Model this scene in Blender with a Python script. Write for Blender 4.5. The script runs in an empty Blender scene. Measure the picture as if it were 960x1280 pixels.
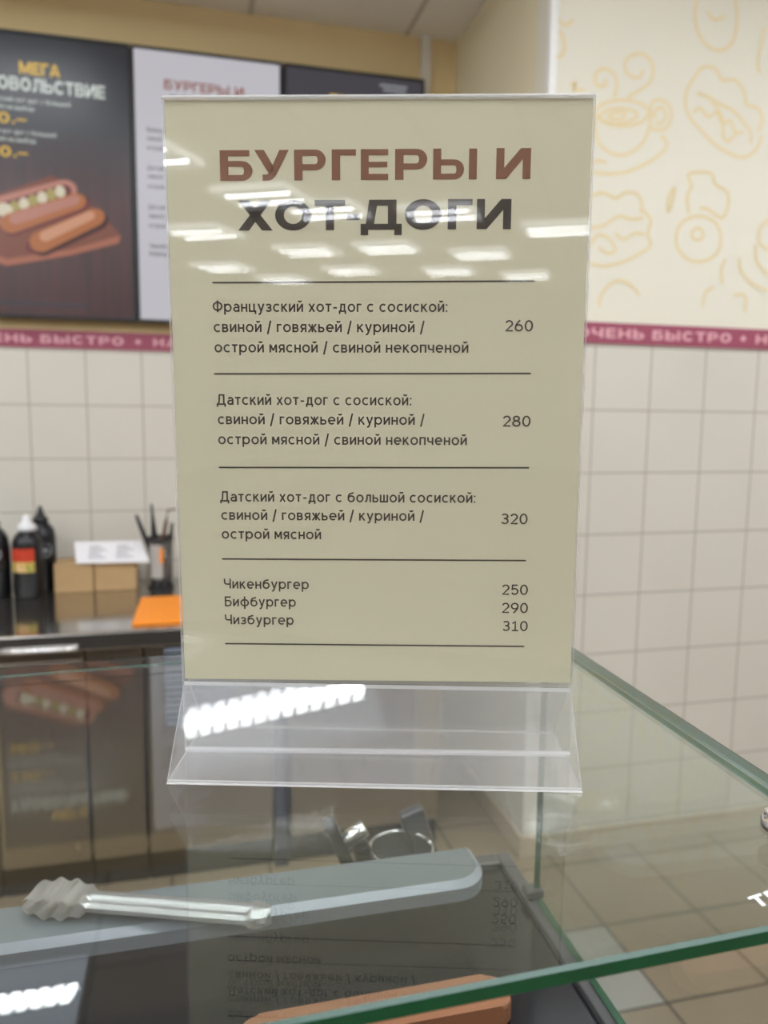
import bpy, bmesh, math, random
from mathutils import Vector, Matrix
random.seed(4)
S = bpy.context.scene
COL = S.collection
PI = math.pi

# ------------------------------------------------------------------ camera, world, exposure
H = 1.4581
cam = bpy.data.cameras.new('camera')
cam.sensor_fit = 'VERTICAL'; cam.sensor_height = 36.0
cam.lens = 962.13 / 1280 * 36.0
cam.clip_start = 0.02
cam.dof.use_dof = True; cam.dof.focus_distance = 0.402; cam.dof.aperture_fstop = 8.2
cam_o = bpy.data.objects.new('camera', cam); COL.objects.link(cam_o)
cam_r = Vector((0.9705, -0.2409, 0.0116)); cam_f = Vector((0.2405, 0.9627, -0.1240)).normalized()
cam_r = (cam_r - cam_f * cam_r.dot(cam_f)).normalized(); cam_u = cam_r.cross(cam_f)
cam_o.matrix_world = Matrix(((cam_r.x, cam_u.x, -cam_f.x, 0), (cam_r.y, cam_u.y, -cam_f.y, 0), (cam_r.z, cam_u.z, -cam_f.z, H), (0, 0, 0, 1)))
S.camera = cam_o
wd = bpy.data.worlds.new('world'); S.world = wd; wd.use_nodes = True
wd.node_tree.nodes['Background'].inputs[0].default_value = (0.9, 0.92, 1, 1)
wd.node_tree.nodes['Background'].inputs[1].default_value = 0.3
S.view_settings.view_transform = 'Standard'; S.view_settings.look = 'None'
S.view_settings.exposure = 0.52; S.view_settings.gamma = 1.0; S.view_settings.use_curve_mapping = False
S.cycles.use_denoising = True
S.cycles.transparent_max_bounces = 40; S.cycles.max_bounces = 14
LAMP_PANEL = 0.9      # radiance of a ceiling lamp's louvre panel
LAMP_SIDE = 2.4        # radiance of its sides, a glow added to brighten ceiling and walls
LAMP_STRIP = 23.0     # radiance of its LED strips

# ------------------------------------------------------------------ materials
def lin(r, g, b):
    f = lambda c: (c / 255 / 12.92) if c / 255 <= 0.04045 else ((c / 255 + 0.055) / 1.055) ** 2.4
    return (f(r), f(g), f(b), 1)
class NT:
    def __init__(s, name):
        s.m = bpy.data.materials.new(name); s.m.use_nodes = True; s.t = s.m.node_tree
        s.p = s.t.nodes['Principled BSDF']; s.out = s.t.nodes['Material Output']
    def n(s, typ, **kw):
        k = s.t.nodes.new(typ)
        for a, v in kw.items():
            if a.startswith('_'): k.inputs[int(a[1:])].default_value = v
            else: setattr(k, a, v)
        return k
    def l(s, a, b): s.t.links.new(a, b)
    def math(s, op, a, b=None):
        k = s.n('ShaderNodeMath', operation=op)
        for i, v in enumerate((a, b)):
            if v is None: continue
            if isinstance(v, (int, float)): k.inputs[i].default_value = v
            else: s.l(v, k.inputs[i])
        return k.outputs[0]
    def mix(s, fac, a, b):
        k = s.n('ShaderNodeMix', data_type='RGBA')
        for i, v in ((0, fac), (6, a), (7, b)):
            if isinstance(v, (int, float, tuple)): k.inputs[i].default_value = v
            else: s.l(v, k.inputs[i])
        return k.outputs[2]
    def xyz(s):
        g = s.n('ShaderNodeNewGeometry'); k = s.n('ShaderNodeSeparateXYZ'); s.l(g.outputs['Position'], k.inputs[0]); return k.outputs
    def noise(s, scale, detail=3, vec=None, rough=0.5):
        k = s.n('ShaderNodeTexNoise'); k.inputs['Scale'].default_value = scale; k.inputs['Detail'].default_value = detail; k.inputs['Roughness'].default_value = rough
        if vec is None:
            g = s.n('ShaderNodeNewGeometry'); vec = g.outputs['Position']
        s.l(vec, k.inputs['Vector']); return k.outputs['Fac']
    def joint(s, coord, off, size, w):       # 1 inside a joint line of width w
        a = s.math('SUBTRACT', coord, off); a = s.math('DIVIDE', a, size); a = s.math('FRACT', a)
        a = s.math('SUBTRACT', a, 0.5); a = s.math('ABSOLUTE', a)
        return s.math('GREATER_THAN', a, 0.5 - w / size / 2)
def mat(name, col, rough=0.5, metal=0.0, spec=0.5, grain=0.04, gscale=60, emit=None, es=0.0):
    t = NT(name); p = t.p
    f = t.noise(gscale, 2)
    c2 = tuple(max(0, c * (1 - 2 * grain)) for c in col[:3]) + (1,)
    t.l(t.mix(f, col, c2), p.inputs['Base Color'])
    p.inputs['Roughness'].default_value = rough; p.inputs['Metallic'].default_value = metal
    p.inputs['Specular IOR Level'].default_value = spec
    if emit:
        p.inputs['Emission Color'].default_value = emit; p.inputs['Emission Strength'].default_value = es
    return t.m
def thin_glass(name, tint, ior=1.5, rough=0.0, haze=0.0, hazecol=(0.8, 0.8, 0.8, 1)):
    t = NT(name); t.t.nodes.remove(t.p)
    g = t.n('ShaderNodeNewGeometry'); fr = t.n('ShaderNodeFresnel')
    i = t.math('MULTIPLY', g.outputs['Backfacing'], 1 / ior - ior); i = t.math('ADD', i, ior); t.l(i, fr.inputs['IOR'])
    tr = t.n('ShaderNodeBsdfTransparent', _0=tint); gl = t.n('ShaderNodeBsdfGlossy'); gl.inputs['Roughness'].default_value = rough
    gl.inputs['Color'].default_value = (1, 1, 1, 1)
    base = tr.outputs[0]
    if haze:
        df = t.n('ShaderNodeBsdfDiffuse', _0=hazecol); mx = t.n('ShaderNodeMixShader', _0=haze)
        t.l(base, mx.inputs[1]); t.l(df.outputs[0], mx.inputs[2]); base = mx.outputs[0]
    m2 = t.n('ShaderNodeMixShader'); t.l(fr.outputs[0], m2.inputs[0]); t.l(base, m2.inputs[1]); t.l(gl.outputs[0], m2.inputs[2])
    t.l(m2.outputs[0], t.out.inputs['Surface']); return t.m
def emis(name, col, st):
    t = NT(name); t.t.nodes.remove(t.p)
    e = t.n('ShaderNodeEmission', _0=col, _1=st); t.l(e.outputs[0], t.out.inputs['Surface']); return t.m
SCR = 0.66            # luminance of the menu screens
def screen_col(name, col, st=1.0, gloss=True):     # a lit screen area under the screen's slightly glossy front
    t = NT(name); p = t.p
    p.inputs['Base Color'].default_value = (0.01, 0.01, 0.012, 1); p.inputs['Roughness'].default_value = 0.26
    p.inputs['Specular IOR Level'].default_value = 0.25
    p.inputs['Emission Color'].default_value = col; p.inputs['Emission Strength'].default_value = st * SCR
    return t.m
def wall_mat(name, axis, xoff, zoff, upper):
    t = NT(name); p = t.p; o = t.xyz(); x = o[axis]; z = o[2]
    j = t.math('MAXIMUM', t.joint(x, xoff, 0.2, 0.0045), t.joint(z, zoff, 0.2, 0.0045))
    tile = t.mix(t.noise(3.0, 2), lin(218, 213, 201), lin(210, 204, 192))
    tile = t.mix(j, tile, lin(166, 158, 145))
    paper = t.mix(t.noise(1.6, 2), upper, tuple(c * 0.93 for c in upper[:3]) + (1,))
    up = t.math('GREATER_THAN', z, 1.70)
    t.l(t.mix(up, tile, paper), p.inputs['Base Color'])
    r = t.math('MULTIPLY', up, 0.35); r = t.math('ADD', r, 0.3); r = t.math('ADD', r, t.math('MULTIPLY', j, 0.3)); t.l(r, p.inputs['Roughness'])
    b = t.n('ShaderNodeBump', _0=0.5, _1=0.002); jj = t.math('MULTIPLY', j, t.math('SUBTRACT', 1.0, up)); h = t.math('SUBTRACT', 1.0, jj)
    t.l(h, b.inputs['Height']); t.l(b.outputs[0], p.inputs['Normal'])
    return t.m
def floor_mat():
    t = NT('floor_tile'); p = t.p; o = t.xyz()
    X0, Y0, T = 1.1346, 1.8464, 0.305
    j = t.math('MAXIMUM', t.joint(o[0], X0, T, 0.007), t.joint(o[1], Y0, T, 0.007))
    tile = t.mix(t.noise(4.0, 3), lin(150, 133, 110), lin(134, 119, 98))
    a = t.math('LESS_THAN', t.math('ABSOLUTE', t.math('SUBTRACT', o[0], X0 - T / 2)), T / 2)
    b = t.math('LESS_THAN', t.math('ABSOLUTE', t.math('SUBTRACT', o[1], Y0 - T / 2)), T / 2)
    tile = t.mix(t.math('MULTIPLY', a, b), tile, lin(160, 155, 146))
    t.l(t.mix(j, tile, lin(58, 49, 39)), p.inputs['Base Color'])
    p.inputs['Roughness'].default_value = 0.35
    bm = t.n('ShaderNodeBump', _0=0.4, _1=0.002); t.l(t.math('SUBTRACT', 1.0, j), bm.inputs['Height']); t.l(bm.outputs[0], p.inputs['Normal'])
    return t.m
def ceil_mat():
    t = NT('ceiling_tile'); p = t.p; o = t.xyz()
    j = t.math('MAXIMUM', t.joint(o[0], -0.36, 0.6, 0.022), t.joint(o[1], 2.53, 0.6, 0.022))
    tile = t.mix(t.noise(60.0, 3), lin(240, 237, 234), lin(228, 225, 222))
    t.l(t.mix(j, tile, lin(196, 190, 186)), p.inputs['Base Color']); p.inputs['Roughness'].default_value = 0.9
    return t.m
def steel(name, col=(0.55, 0.55, 0.55, 1), rough=0.25, stretch=(2, 2, 120), amp=0.12):
    t = NT(name); p = t.p
    g = t.n('ShaderNodeNewGeometry'); mp = t.n('ShaderNodeMapping'); mp.inputs['Scale'].default_value = stretch
    t.l(g.outputs['Position'], mp.inputs['Vector']); f = t.noise(6, 2, mp.outputs[0])
    r = t.math('ADD', t.math('MULTIPLY', f, amp), rough - amp / 2); t.l(r, p.inputs['Roughness'])
    p.inputs['Base Color'].default_value = col; p.inputs['Metallic'].default_value = 0.95
    return t.m
def wood_mat(name, c1, c2, scale=(3, 40, 40)):
    t = NT(name); p = t.p; g = t.n('ShaderNodeNewGeometry'); mp = t.n('ShaderNodeMapping'); mp.inputs['Scale'].default_value = scale
    t.l(g.outputs['Position'], mp.inputs['Vector']); t.l(t.mix(t.noise(4, 4, mp.outputs[0]), c1, c2), p.inputs['Base Color']); p.inputs['Roughness'].default_value = 0.5
    return t.m
def screen_wood():
    t = NT('screen_dark_wood'); p = t.p; o = t.xyz()
    g = t.n('ShaderNodeNewGeometry'); mp = t.n('ShaderNodeMapping'); mp.inputs['Scale'].default_value = (22, 1, 1.2)
    t.l(g.outputs['Position'], mp.inputs['Vector']); f = t.noise(2.2, 4, mp.outputs[0])
    wood = t.mix(f, lin(30, 16, 18), lin(98, 52, 48))
    k = t.math('MULTIPLY', t.math('SUBTRACT', 2.45, o[2]), 4.0); k = t.n('ShaderNodeClamp'), k
    t.l(k[1], k[0].inputs[0])
    c = t.mix(k[0].outputs[0], lin(36, 38, 44), wood)
    p.inputs['Base Color'].default_value = (0.01, 0.01, 0.012, 1); p.inputs['Roughness'].default_value = 0.32
    t.l(c, p.inputs['Emission Color']); p.inputs['Emission Strength'].default_value = 0.75 * SCR
    return t.m
M = {}
M['floor'] = floor_mat(); M['ceiling'] = ceil_mat()
M['wall_back'] = wall_mat('back_wall_finish', 0, -0.5791, 1.4839, lin(222, 198, 148))
M['wall_alcove'] = wall_mat('side_wall_finish', 1, 2.227, 1.4839, lin(232, 222, 190))
M['wall_right'] = wall_mat('right_wall_finish', 0, 1.234, 1.4839, lin(230, 225, 208))
M['plain_wall'] = mat('plain_cream_paint', lin(232, 229, 222), 0.8)
M['doodle'] = mat('pale_yellow_print', lin(233, 214, 168), 0.7)
M['band'] = mat('crimson_band', lin(160, 76, 98), 0.5); M['band_text'] = mat('pink_lettering', lin(236, 178, 186), 0.6)
M['duct'] = mat('white_plastic', lin(214, 208, 196), 0.5)
M['black_plastic'] = mat('black_plastic', lin(26, 26, 29), 0.4); M['black_gloss'] = mat('glossy_black_plastic', lin(18, 18, 20), 0.22)
M['steel'] = steel('brushed_steel', (0.52, 0.50, 0.47, 1), 0.2); M['steel_top'] = steel('polished_steel', (0.5, 0.48, 0.45, 1), 0.12, (2, 2, 2))
M['door_steel'] = steel('dull_steel_doors', (0.38, 0.335, 0.275, 1), 0.28, (9, 9, 1), 0.03)
M['chrome'] = steel('chrome', (0.8, 0.8, 0.8, 1), 0.08, (2, 2, 2)); M['bright_steel'] = steel('bright_stainless', (0.9, 0.9, 0.9, 1), 0.33, (2, 2, 2))
M['kick'] = mat('black_plinth', lin(22, 20, 20), 0.6)  # black filling the shaded gap under the cabinets; also the pot body
M['grille'] = mat('blue_grey_slats', lin(140, 148, 162), 0.4, 0.2); M['grille_dark'] = mat('dark_vent_recess', lin(38, 40, 48), 0.6)
M['post'] = mat('dark_blue_leg_paint', lin(34, 40, 58), 0.4)
M['card'] = mat('cream_card', lin(224, 219, 192), 0.7, grain=0.01, gscale=300)
M['ink_brown'] = mat('brown_ink', lin(140, 92, 66), 0.7, grain=0.01); M['ink_dark'] = mat('dark_brown_ink', lin(60, 50, 40), 0.7, grain=0.01)
M['acrylic'] = thin_glass('clear_acrylic', (0.975, 0.975, 0.97, 1), 1.49, 0.0, 0.012)
M['acrylic_base'] = thin_glass('clear_acrylic_base', (0.95, 0.95, 0.95, 1), 1.49, 0.02, 0.075)
M['acrylic_edge'] = thin_glass('acrylic_cut_edge', (0.9, 0.9, 0.9, 1), 1.9, 0.15, 0.5, (0.95, 0.95, 0.95, 1))
M['glass'] = thin_glass('clear_glass', (0.93, 0.955, 0.94, 1), 1.52, 0.0, 0.005, (0.7, 0.75, 0.72, 1))
tg = NT('green_glass_edge'); tg.p.inputs['Roughness'].default_value = 0.12
tg.l(tg.mix(tg.noise(40, 2), lin(3, 60, 34), lin(6, 86, 50)), tg.p.inputs['Base Color']); M['glass_edge'] = tg.m
M['glass_bevel'] = mat('ground_glass_bevel', lin(58, 92, 80), 0.25, 0.0, 0.5, 0.05)
M['glass_side'] = mat('pale_teal_glass_side', lin(84, 112, 104), 0.15, 0.0, 0.8, 0.05); M['deck'] = mat('dark_glass_deck', lin(17, 17, 27), 0.16, 0, 0.5, 0.15, 25); M['rim'] = mat('grey_rim', lin(88, 87, 89), 0.35, 0.3)
M['ledge'] = mat('grey_painted_steel', lin(118, 124, 128), 0.35, 0.15, grain=0.03); M['ledge_lip'] = mat('light_grey_lip', lin(142, 145, 154), 0.3, 0.15)
M['base_body'] = mat('dark_grey_body', lin(48, 48, 54), 0.5)
M['board'] = wood_mat('warm_wood', lin(160, 108, 76), lin(132, 84, 58), (6, 60, 60))
M['cardboard'] = mat('brown_cardboard', lin(188, 156, 112), 0.85, grain=0.06, gscale=25); M['paper'] = mat('white_paper', lin(236, 234, 236), 0.8); M['grey_print'] = mat('grey_print', lin(150, 150, 156), 0.8)
M['orange'] = mat('orange_plastic', lin(255, 150, 28), 0.45, grain=0.02)
M['bottle'] = mat('black_bottle', lin(20, 20, 24), 0.3); M['white_cap'] = mat('white_cap', lin(232, 232, 234), 0.4); M['grey_cap'] = mat('grey_cap', lin(120, 124, 130), 0.4)
M['red_label'] = mat('red_label', lin(200, 62, 32), 0.5); M['green_label'] = mat('yellow_green_label', lin(206, 178, 90), 0.5); M['green_leaf'] = mat('green_label_leaf', lin(120, 150, 60), 0.5)
M['tomato'] = mat('pink_label_tomato', lin(238, 190, 160), 0.5); M['silver_label'] = mat('silver_label', lin(172, 176, 184), 0.45)
M['smoke'] = thin_glass('smoky_cup', (0.62, 0.60, 0.58, 1), 1.45, 0.05, 0.1, (0.5, 0.5, 0.5, 1)); M['cup_label'] = mat('grey_cup_label', lin(176, 172, 166), 0.6)
M['brown_handle'] = mat('brown_handle', lin(96, 66, 50), 0.5)
M['white_vinyl'] = mat('white_vinyl', lin(240, 240, 242), 0.5)
M['lamp_panel'] = emis('lamp_panel', (0.80, 0.88, 1.0, 1), LAMP_PANEL); M['lamp_strip'] = emis('lamp_strip', (0.94, 0.97, 1.0, 1), LAMP_STRIP); M['lamp_side'] = emis('lamp_side', (0.94, 0.97, 1.0, 1), LAMP_SIDE)
M['lamp_side_bright'] = emis('lamp_side_bright', (0.94, 0.97, 1.0, 1), LAMP_SIDE * 4); M['lamp_frame'] = mat('white_lamp_frame', lin(225, 225, 228), 0.5)
M['scr_white'] = screen_col('screen_white', lin(190, 188, 194), 1.0); M['scr_dark'] = screen_col('screen_dark', lin(24, 27, 33), 1.0); M['scr_wood'] = screen_wood()
for k, c in dict(wooddark=(70, 38, 34), yellow=(226, 184, 70), pale=(206, 214, 206), greytext=(150, 152, 158), brown=(150, 92, 82), dark=(70, 68, 74), board=(128, 78, 62), boardlight=(168, 106, 84), bun=(176, 108, 62), bunlight=(206, 150, 118), sausage=(112, 56, 54), cream=(216, 206, 180), pickle=(170, 156, 92), bunpink=(186, 128, 112)).items():
    M['scr_' + k] = screen_col('screen_' + k, lin(*c), 0.9)

# ------------------------------------------------------------------ mesh builder
class MB:
    def __init__(s): s.b = bmesh.new(); s.mats = []
    def mi(s, m):
        if m is None: return 0
        if m not in s.mats: s.mats.append(m)
        return s.mats.index(m)
    def poly(s, pts, m=None):
        f = s.b.faces.new([s.b.verts.new(p) for p in pts]); f.material_index = s.mi(m); return f
    def box(s, x0, y0, z0, x1, y1, z1, bev=0.0, m=None, seg=2, mtx=None):
        r = bmesh.ops.create_cube(s.b, size=1.0)
        vs = r['verts']
        for v in vs: v.co = Vector(((x0 + x1) / 2 + v.co.x * (x1 - x0), (y0 + y1) / 2 + v.co.y * (y1 - y0), (z0 + z1) / 2 + v.co.z * (z1 - z0)))
        fs = list({f for v in vs for f in v.link_faces}); i = s.mi(m)
        for f in fs: f.material_index = i
        if bev:
            es = list({e for v in vs for e in v.link_edges})
            r = bmesh.ops.bevel(s.b, geom=es, offset=bev, segments=seg, affect='EDGES', profile=0.5)
            vs = list({v for f in r['faces'] for v in f.verts} | {v for v in vs if v.is_valid})
            for v in vs:
                for f in v.link_faces: f.material_index = i
        if mtx is not None:
            for v in vs: v.co = mtx @ v.co
        return s
    def prism(s, pts2, z0, z1, m=None, fn=None, bev=0.0, mtx=None):   # outline in xy extruded in z
        fn = fn or (lambda x, y, z: (x, y, z)); i = s.mi(m)
        a = [s.b.verts.new(fn(x, y, z0)) for x, y in pts2]; c = [s.b.verts.new(fn(x, y, z1)) for x, y in pts2]
        fs = [s.b.faces.new(a[::-1]), s.b.faces.new(c)]
        for k in range(len(a)): fs.append(s.b.faces.new((a[k], a[(k + 1) % len(a)], c[(k + 1) % len(a)], c[k])))
        for f in fs: f.material_index = i
        if bev:
            es = list(fs[0].edges) + list(fs[1].edges)
            r = bmesh.ops.bevel(s.b, geom=es, offset=bev, segments=2, affect='EDGES', profile=0.5)
            for f in r['faces']: f.material_index = i
        return s
    def lathe(s, prof, cx=0, cy=0, n=32, m=None, mtx=None, smooth=True):
        i = s.mi(m); rings = []
        for r, z in prof:
            if r < 1e-6: rings.append([s.b.verts.new((cx, cy, z))])
            else: rings.append([s.b.verts.new((cx + r * math.cos(2 * PI * k / n), cy + r * math.sin(2 * PI * k / n), z)) for k in range(n)])
        for a, c in zip(rings, rings[1:]):
            for k in range(n):
                k2 = (k + 1) % n
                if len(a) == 1 and len(c) == 1: continue
                if len(a) == 1: f = s.b.faces.new((a[0], c[k], c[k2]))
                elif len(c) == 1: f = s.b.faces.new((a[k2], a[k], c[0]))
                else: f = s.b.faces.new((a[k2], a[k], c[k], c[k2]))
                f.material_index = i; f.smooth = smooth
        if mtx is not None:
            for R in rings:
                for v in R: v.co = mtx @ v.co
        return s
    def tube(s, pts, r, n=10, m=None):
        pts = [Vector(p) for p in pts]; i = s.mi(m); rings = []
        rr = r if isinstance(r, (list, tuple)) else [r] * len(pts)
        for k, p in enumerate(pts):
            d = (pts[min(k + 1, len(pts) - 1)] - pts[max(k - 1, 0)]).normalized()
            a = d.cross(Vector((0, 0, 1)) if abs(d.z) < 0.9 else Vector((1, 0, 0))).normalized(); c = d.cross(a)
            rings.append([s.b.verts.new(p + (a * math.cos(2 * PI * q / n) + c * math.sin(2 * PI * q / n)) * rr[k]) for q in range(n)])
        for a, c in zip(rings, rings[1:]):
            for q in range(n):
                f = s.b.faces.new((a[q], a[(q + 1) % n], c[(q + 1) % n], c[q])); f.smooth = True; f.material_index = i
        for R in (rings[0], rings[-1]):
            f = s.b.faces.new(R); f.material_index = i
        return s
    def polys(s, plist, fn, m=None):
        i = s.mi(m)
        for P in plist:
            try:
                f = s.b.faces.new([s.b.verts.new(fn(x, y)) for x, y in P]); f.material_index = i
            except ValueError: pass
        return s
    def build(s, name, material=None, parent=None, smooth=False):
        bmesh.ops.recalc_face_normals(s.b, faces=s.b.faces)
        me = bpy.data.meshes.new(name); s.b.to_mesh(me); s.b.free()
        o = bpy.data.objects.new(name, me); COL.objects.link(o)
        if s.mats:
            for m in s.mats: me.materials.append(m)
        if material is not None and not s.mats: me.materials.append(material)
        if parent is not None: o.parent = parent; o.matrix_parent_inverse = parent.matrix_basis.inverted()
        if smooth:
            for p in me.polygons: p.use_smooth = True
        return o
def thing(name, label, cat, loc=(0, 0, 0), group=None):
    o = bpy.data.objects.new(name, None); COL.objects.link(o); o.location = loc; o.empty_display_size = 0.02
    o['label'] = label; o['category'] = cat
    if group: o['group'] = group
    return o
def tag(o, label, cat, group=None):
    o['label'] = label; o['category'] = cat
    if group: o['group'] = group
    return o
def struct(o): o['kind'] = 'structure'; return o

# ------------------------------------------------------------------ lettering
def arc(cx, cy, rx, ry, a0, a1, n=14):
    return [(cx + rx * math.cos(math.radians(a0 + (a1 - a0) * k / n)), cy + ry * math.sin(math.radians(a0 + (a1 - a0) * k / n))) for k in range(n + 1)]
def ell(cx, cy, rx, ry): return arc(cx, cy, rx, ry, 0, 360, 28)
def ribbon(pts, w):
    n = len(pts); L = []; Rr = []; closed = math.dist(pts[0], pts[-1]) < 1e-6
    for k in range(n):
        a = pts[k - 1] if k else (pts[n - 2] if closed else None); c = pts[k + 1] if k < n - 1 else (pts[1] if closed else None); p = pts[k]
        def nrm(u, v):
            d = math.dist(u, v) or 1; return (-(v[1] - u[1]) / d, (v[0] - u[0]) / d)
        if a is None: m = nrm(p, c); q = 1
        elif c is None: m = nrm(a, p); q = 1
        else:
            n1 = nrm(a, p); n2 = nrm(p, c); m = (n1[0] + n2[0], n1[1] + n2[1]); d = math.hypot(*m) or 1; m = (m[0] / d, m[1] / d)
            q = min(1.6, 1 / max(0.3, m[0] * n1[0] + m[1] * n1[1]))
        L.append((p[0] + m[0] * q * w / 2, p[1] + m[1] * q * w / 2)); Rr.append((p[0] - m[0] * q * w / 2, p[1] - m[1] * q * w / 2))
    return [[Rr[k], Rr[k + 1], L[k + 1], L[k]] for k in range(n - 1)]
G = {}
def g(ch, w, *st): G[ch] = (w, st)
g('о', .90, ell(.45, .5, .365, .415)); g('с', .80, arc(.45, .5, .365, .415, 48, 312, 22))
g('е', .90, [(.1, .5)] + arc(.45, .5, .365, .415, 0, 312, 24))
g('а', .77, [(.68, 0)] + [(.68, .62)] + arc(.40, .62, .28, .295, 0, 155), [(.68, .55), (.40, .545)] + arc(.36, .315, .275, .23, 90, 270) + [(.48, .10), (.60, .18), (.68, .30)])
g('р', .91, [(.085, -.36), (.085, 1)], ell(.46, .5, .365, .415)); g('н', .75, [(.085, 0), (.085, 1)], [(.665, 0), (.665, 1)], [(.085, .5), (.665, .5)])
g('ц', .88, [(.085, 1), (.085, .085), (.80, .085), (.80, -.26)], [(.63, .085), (.63, 1)]); g('у', .80, [(.08, 1), (.42, .06)], [(.73, 1), (.40, .06), (.33, -.16), (.24, -.275), (.08, -.275)])
g('з', .68, arc(.32, .71, .27, .205, 155, -90), arc(.32, .295, .29, .21, 90, -155), [(.22, .505), (.34, .505)])
g('к', .74, [(.085, 0), (.085, 1)], [(.12, .42), (.64, 1)], [(.28, .58), (.68, 0)]); g('и', .75, [(.085, 0), (.085, 1)], [(.665, 0), (.665, 1)], [(.10, .1), (.65, .9)])
g('й', .75, *G['и'][1], arc(.375, 1.42, .19, .18, 195, 345)); g('х', .75, [(.07, 1), (.68, 0)], [(.07, 0), (.68, 1)]); g('т', .70, [(0, .915), (.70, .915)], [(.35, 0), (.35, .9)])
g('д', .88, [(.085, -.26), (.085, .085), (.79, .085), (.79, -.26)], [(.17, .085), (.24, .3), (.29, .915), (.68, .915), (.68, .085)])
g('г', .56, [(.085, 0), (.085, .915), (.56, .915)]); g('в', .74, [(.085, .5), (.40, .515)] + arc(.42, .3, .215, .215, 90, -90) + [(.085, .085), (.085, .915), (.38, .915)] + arc(.39, .715, .20, .20, 90, -90))
g('я', .72, [(.63, 0), (.63, .915), (.33, .915)] + arc(.33, .68, .24, .235, 90, 270) + [(.63, .445)], [(.36, .44), (.07, 0)])
g('ж', 1.02, [(.51, 0), (.51, 1)], [(.07, 1), (.43, .5), (.05, 0)], [(.95, 1), (.59, .5), (.97, 0)], [(.43, .5), (.59, .5)])
g('ь', .73, [(.085, 1), (.085, .085), (.42, .085)] + arc(.42, .32, .22, .235, -90, 90) + [(.085, .555)]); g('м', .90, [(.085, 0), (.085, 1)], [(.815, 0), (.815, 1)], [(.11, .97), (.45, .24)], [(.79, .97), (.45, .24)])
g('п', .75, [(.085, 0), (.085, .915), (.665, .915), (.665, 0)]); g('ч', .74, [(.085, 1), (.085, .66)] + arc(.30, .64, .215, .23, 180, 270, 8) + [(.655, .41)], [(.655, 0), (.655, 1)])
g('л', .75, [(.66, 0), (.66, .915), (.28, .915), (.24, .40), (.17, .14), (0, .085)]); g('ш', 1.02, [(.085, 1), (.085, .085), (.93, .085), (.93, 1)], [(.51, .085), (.51, 1)])
g('б', .90, ell(.45, .45, .365, .365), [(.085, .45), (.10, .80), (.22, 1.05), (.45, 1.15), (.76, 1.22)]); g('ф', 1.14, ell(.57, .5, .48, .415), [(.57, -.36), (.57, 1.36)])
g('ы', 1.02, *G['ь'][1], [(.93, 0), (.93, 1)])
g('Ф', 1.20, ell(.60, .68, .51, .47), [(.60, -.04), (.60, 1.40)]); g('Д', 1.14, [(.085, -.26), (.085, .085), (1.05, .085), (1.05, -.26)], [(.2, .085), (.30, .4), (.36, 1.255), (.90, 1.255), (.90, .085)])
g('Ч', .90, [(.085, 1.34), (.085, .90)] + arc(.34, .88, .255, .27, 180, 270, 8) + [(.81, .61)], [(.81, 0), (.81, 1.34)]); g('Б', .90, [(.80, 1.255), (.085, 1.255), (.085, .085), (.5, .085)] + arc(.5, .4325, .31, .3475, -90, 90) + [(.085, .78)])
g('/', .45, [(.04, -.25), (.41, 1.42)]); g('-', .52, [(.05, .5), (.47, .5)]); g(':', .20, [(.10, 0), (.10, .2)], [(.10, .75), (.10, .95)]); g(' ', .30)
DG = {}
def dg(ch, w, *st): DG[ch] = (w, st)
dg('0', .68, ell(.34, .5, .275, .44)); dg('1', .64, [(.10, .74), (.35, .93), (.35, .06)], [(.06, .06), (.62, .06)])
dg('2', .64, arc(.32, .68, .255, .26, 165, -25) + [(.08, .06), (.62, .06)]); dg('3', .64, arc(.31, .735, .235, .205, 150, -90), arc(.31, .295, .265, .235, 90, -155), [(.22, .53), (.33, .53)])
dg('5', .64, [(.57, .94), (.14, .94), (.10, .52)] + arc(.31, .335, .27, .275, 135, -150)); dg('6', .68, ell(.34, .325, .275, .265), [(.065, .34), (.10, .54), (.22, .75), (.43, 1.0)])
dg('8', .68, ell(.34, .735, .225, .205), ell(.34, .29, .275, .23)); dg('9', .68, ell(.34, .675, .275, .265), [(.615, .66), (.58, .46), (.46, .25), (.25, 0)])
def text_polys(s, font, w, gap):
    out = []; x = 0
    for ch in s:
        wd_, st = font[ch]
        for p in st:
            for q in ribbon(p, w): out.append([(a + x, b) for a, b in q])
        x += wd_ + gap
    return out, x - gap
def fit_text(s, x0, x1, y, hgt, font=G, w=.195, gap=.2):
    pl, W_ = text_polys(s, font, w, gap); k = (x1 - x0) / W_
    return [[(x0 + a * k, y + b * hgt) for a, b in q] for q in pl]
# heavy wide capitals for headings
B = {}
def Rc(x0, y0, x1, y1): return [(x0, y0), (x1, y0), (x1, y1), (x0, y1)]
def half(cx, cy, rx, ry, ix, iy, a0=-90, a1=90, n=12):
    o = arc(cx, cy, rx, ry, a0, a1, n); i = arc(cx, cy, ix, iy, a0, a1, n); return [[o[k], o[k + 1], i[k + 1], i[k]] for k in range(n)]
st = Rc(0, 0, .27, 1)
B['Б'] = (1.05, [st, Rc(.27, .8, .96, 1), Rc(.27, .46, .70, .65), Rc(.27, 0, .70, .19)] + half(.70, .325, .35, .325, .08, .135))
B['У'] = (1.11, [[(0, 1), (.31, 1), (.66, .38), (.46, .22)], [(.81, 1), (1.11, 1), (.68, .16), (.56, .03), (.40, 0), (.25, 0), (.25, .2), (.38, .2), (.46, .25)]])
B['Р'] = (1.02, [st, Rc(.27, .8, .68, 1), Rc(.27, .33, .68, .53)] + half(.68, .665, .34, .335, .08, .135))
B['Г'] = (.78, [st, Rc(.27, .8, .78, 1)]); B['Е'] = (.93, [st, Rc(.27, .8, .93, 1), Rc(.27, .41, .90, .59), Rc(.27, 0, .93, .2)])
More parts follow.
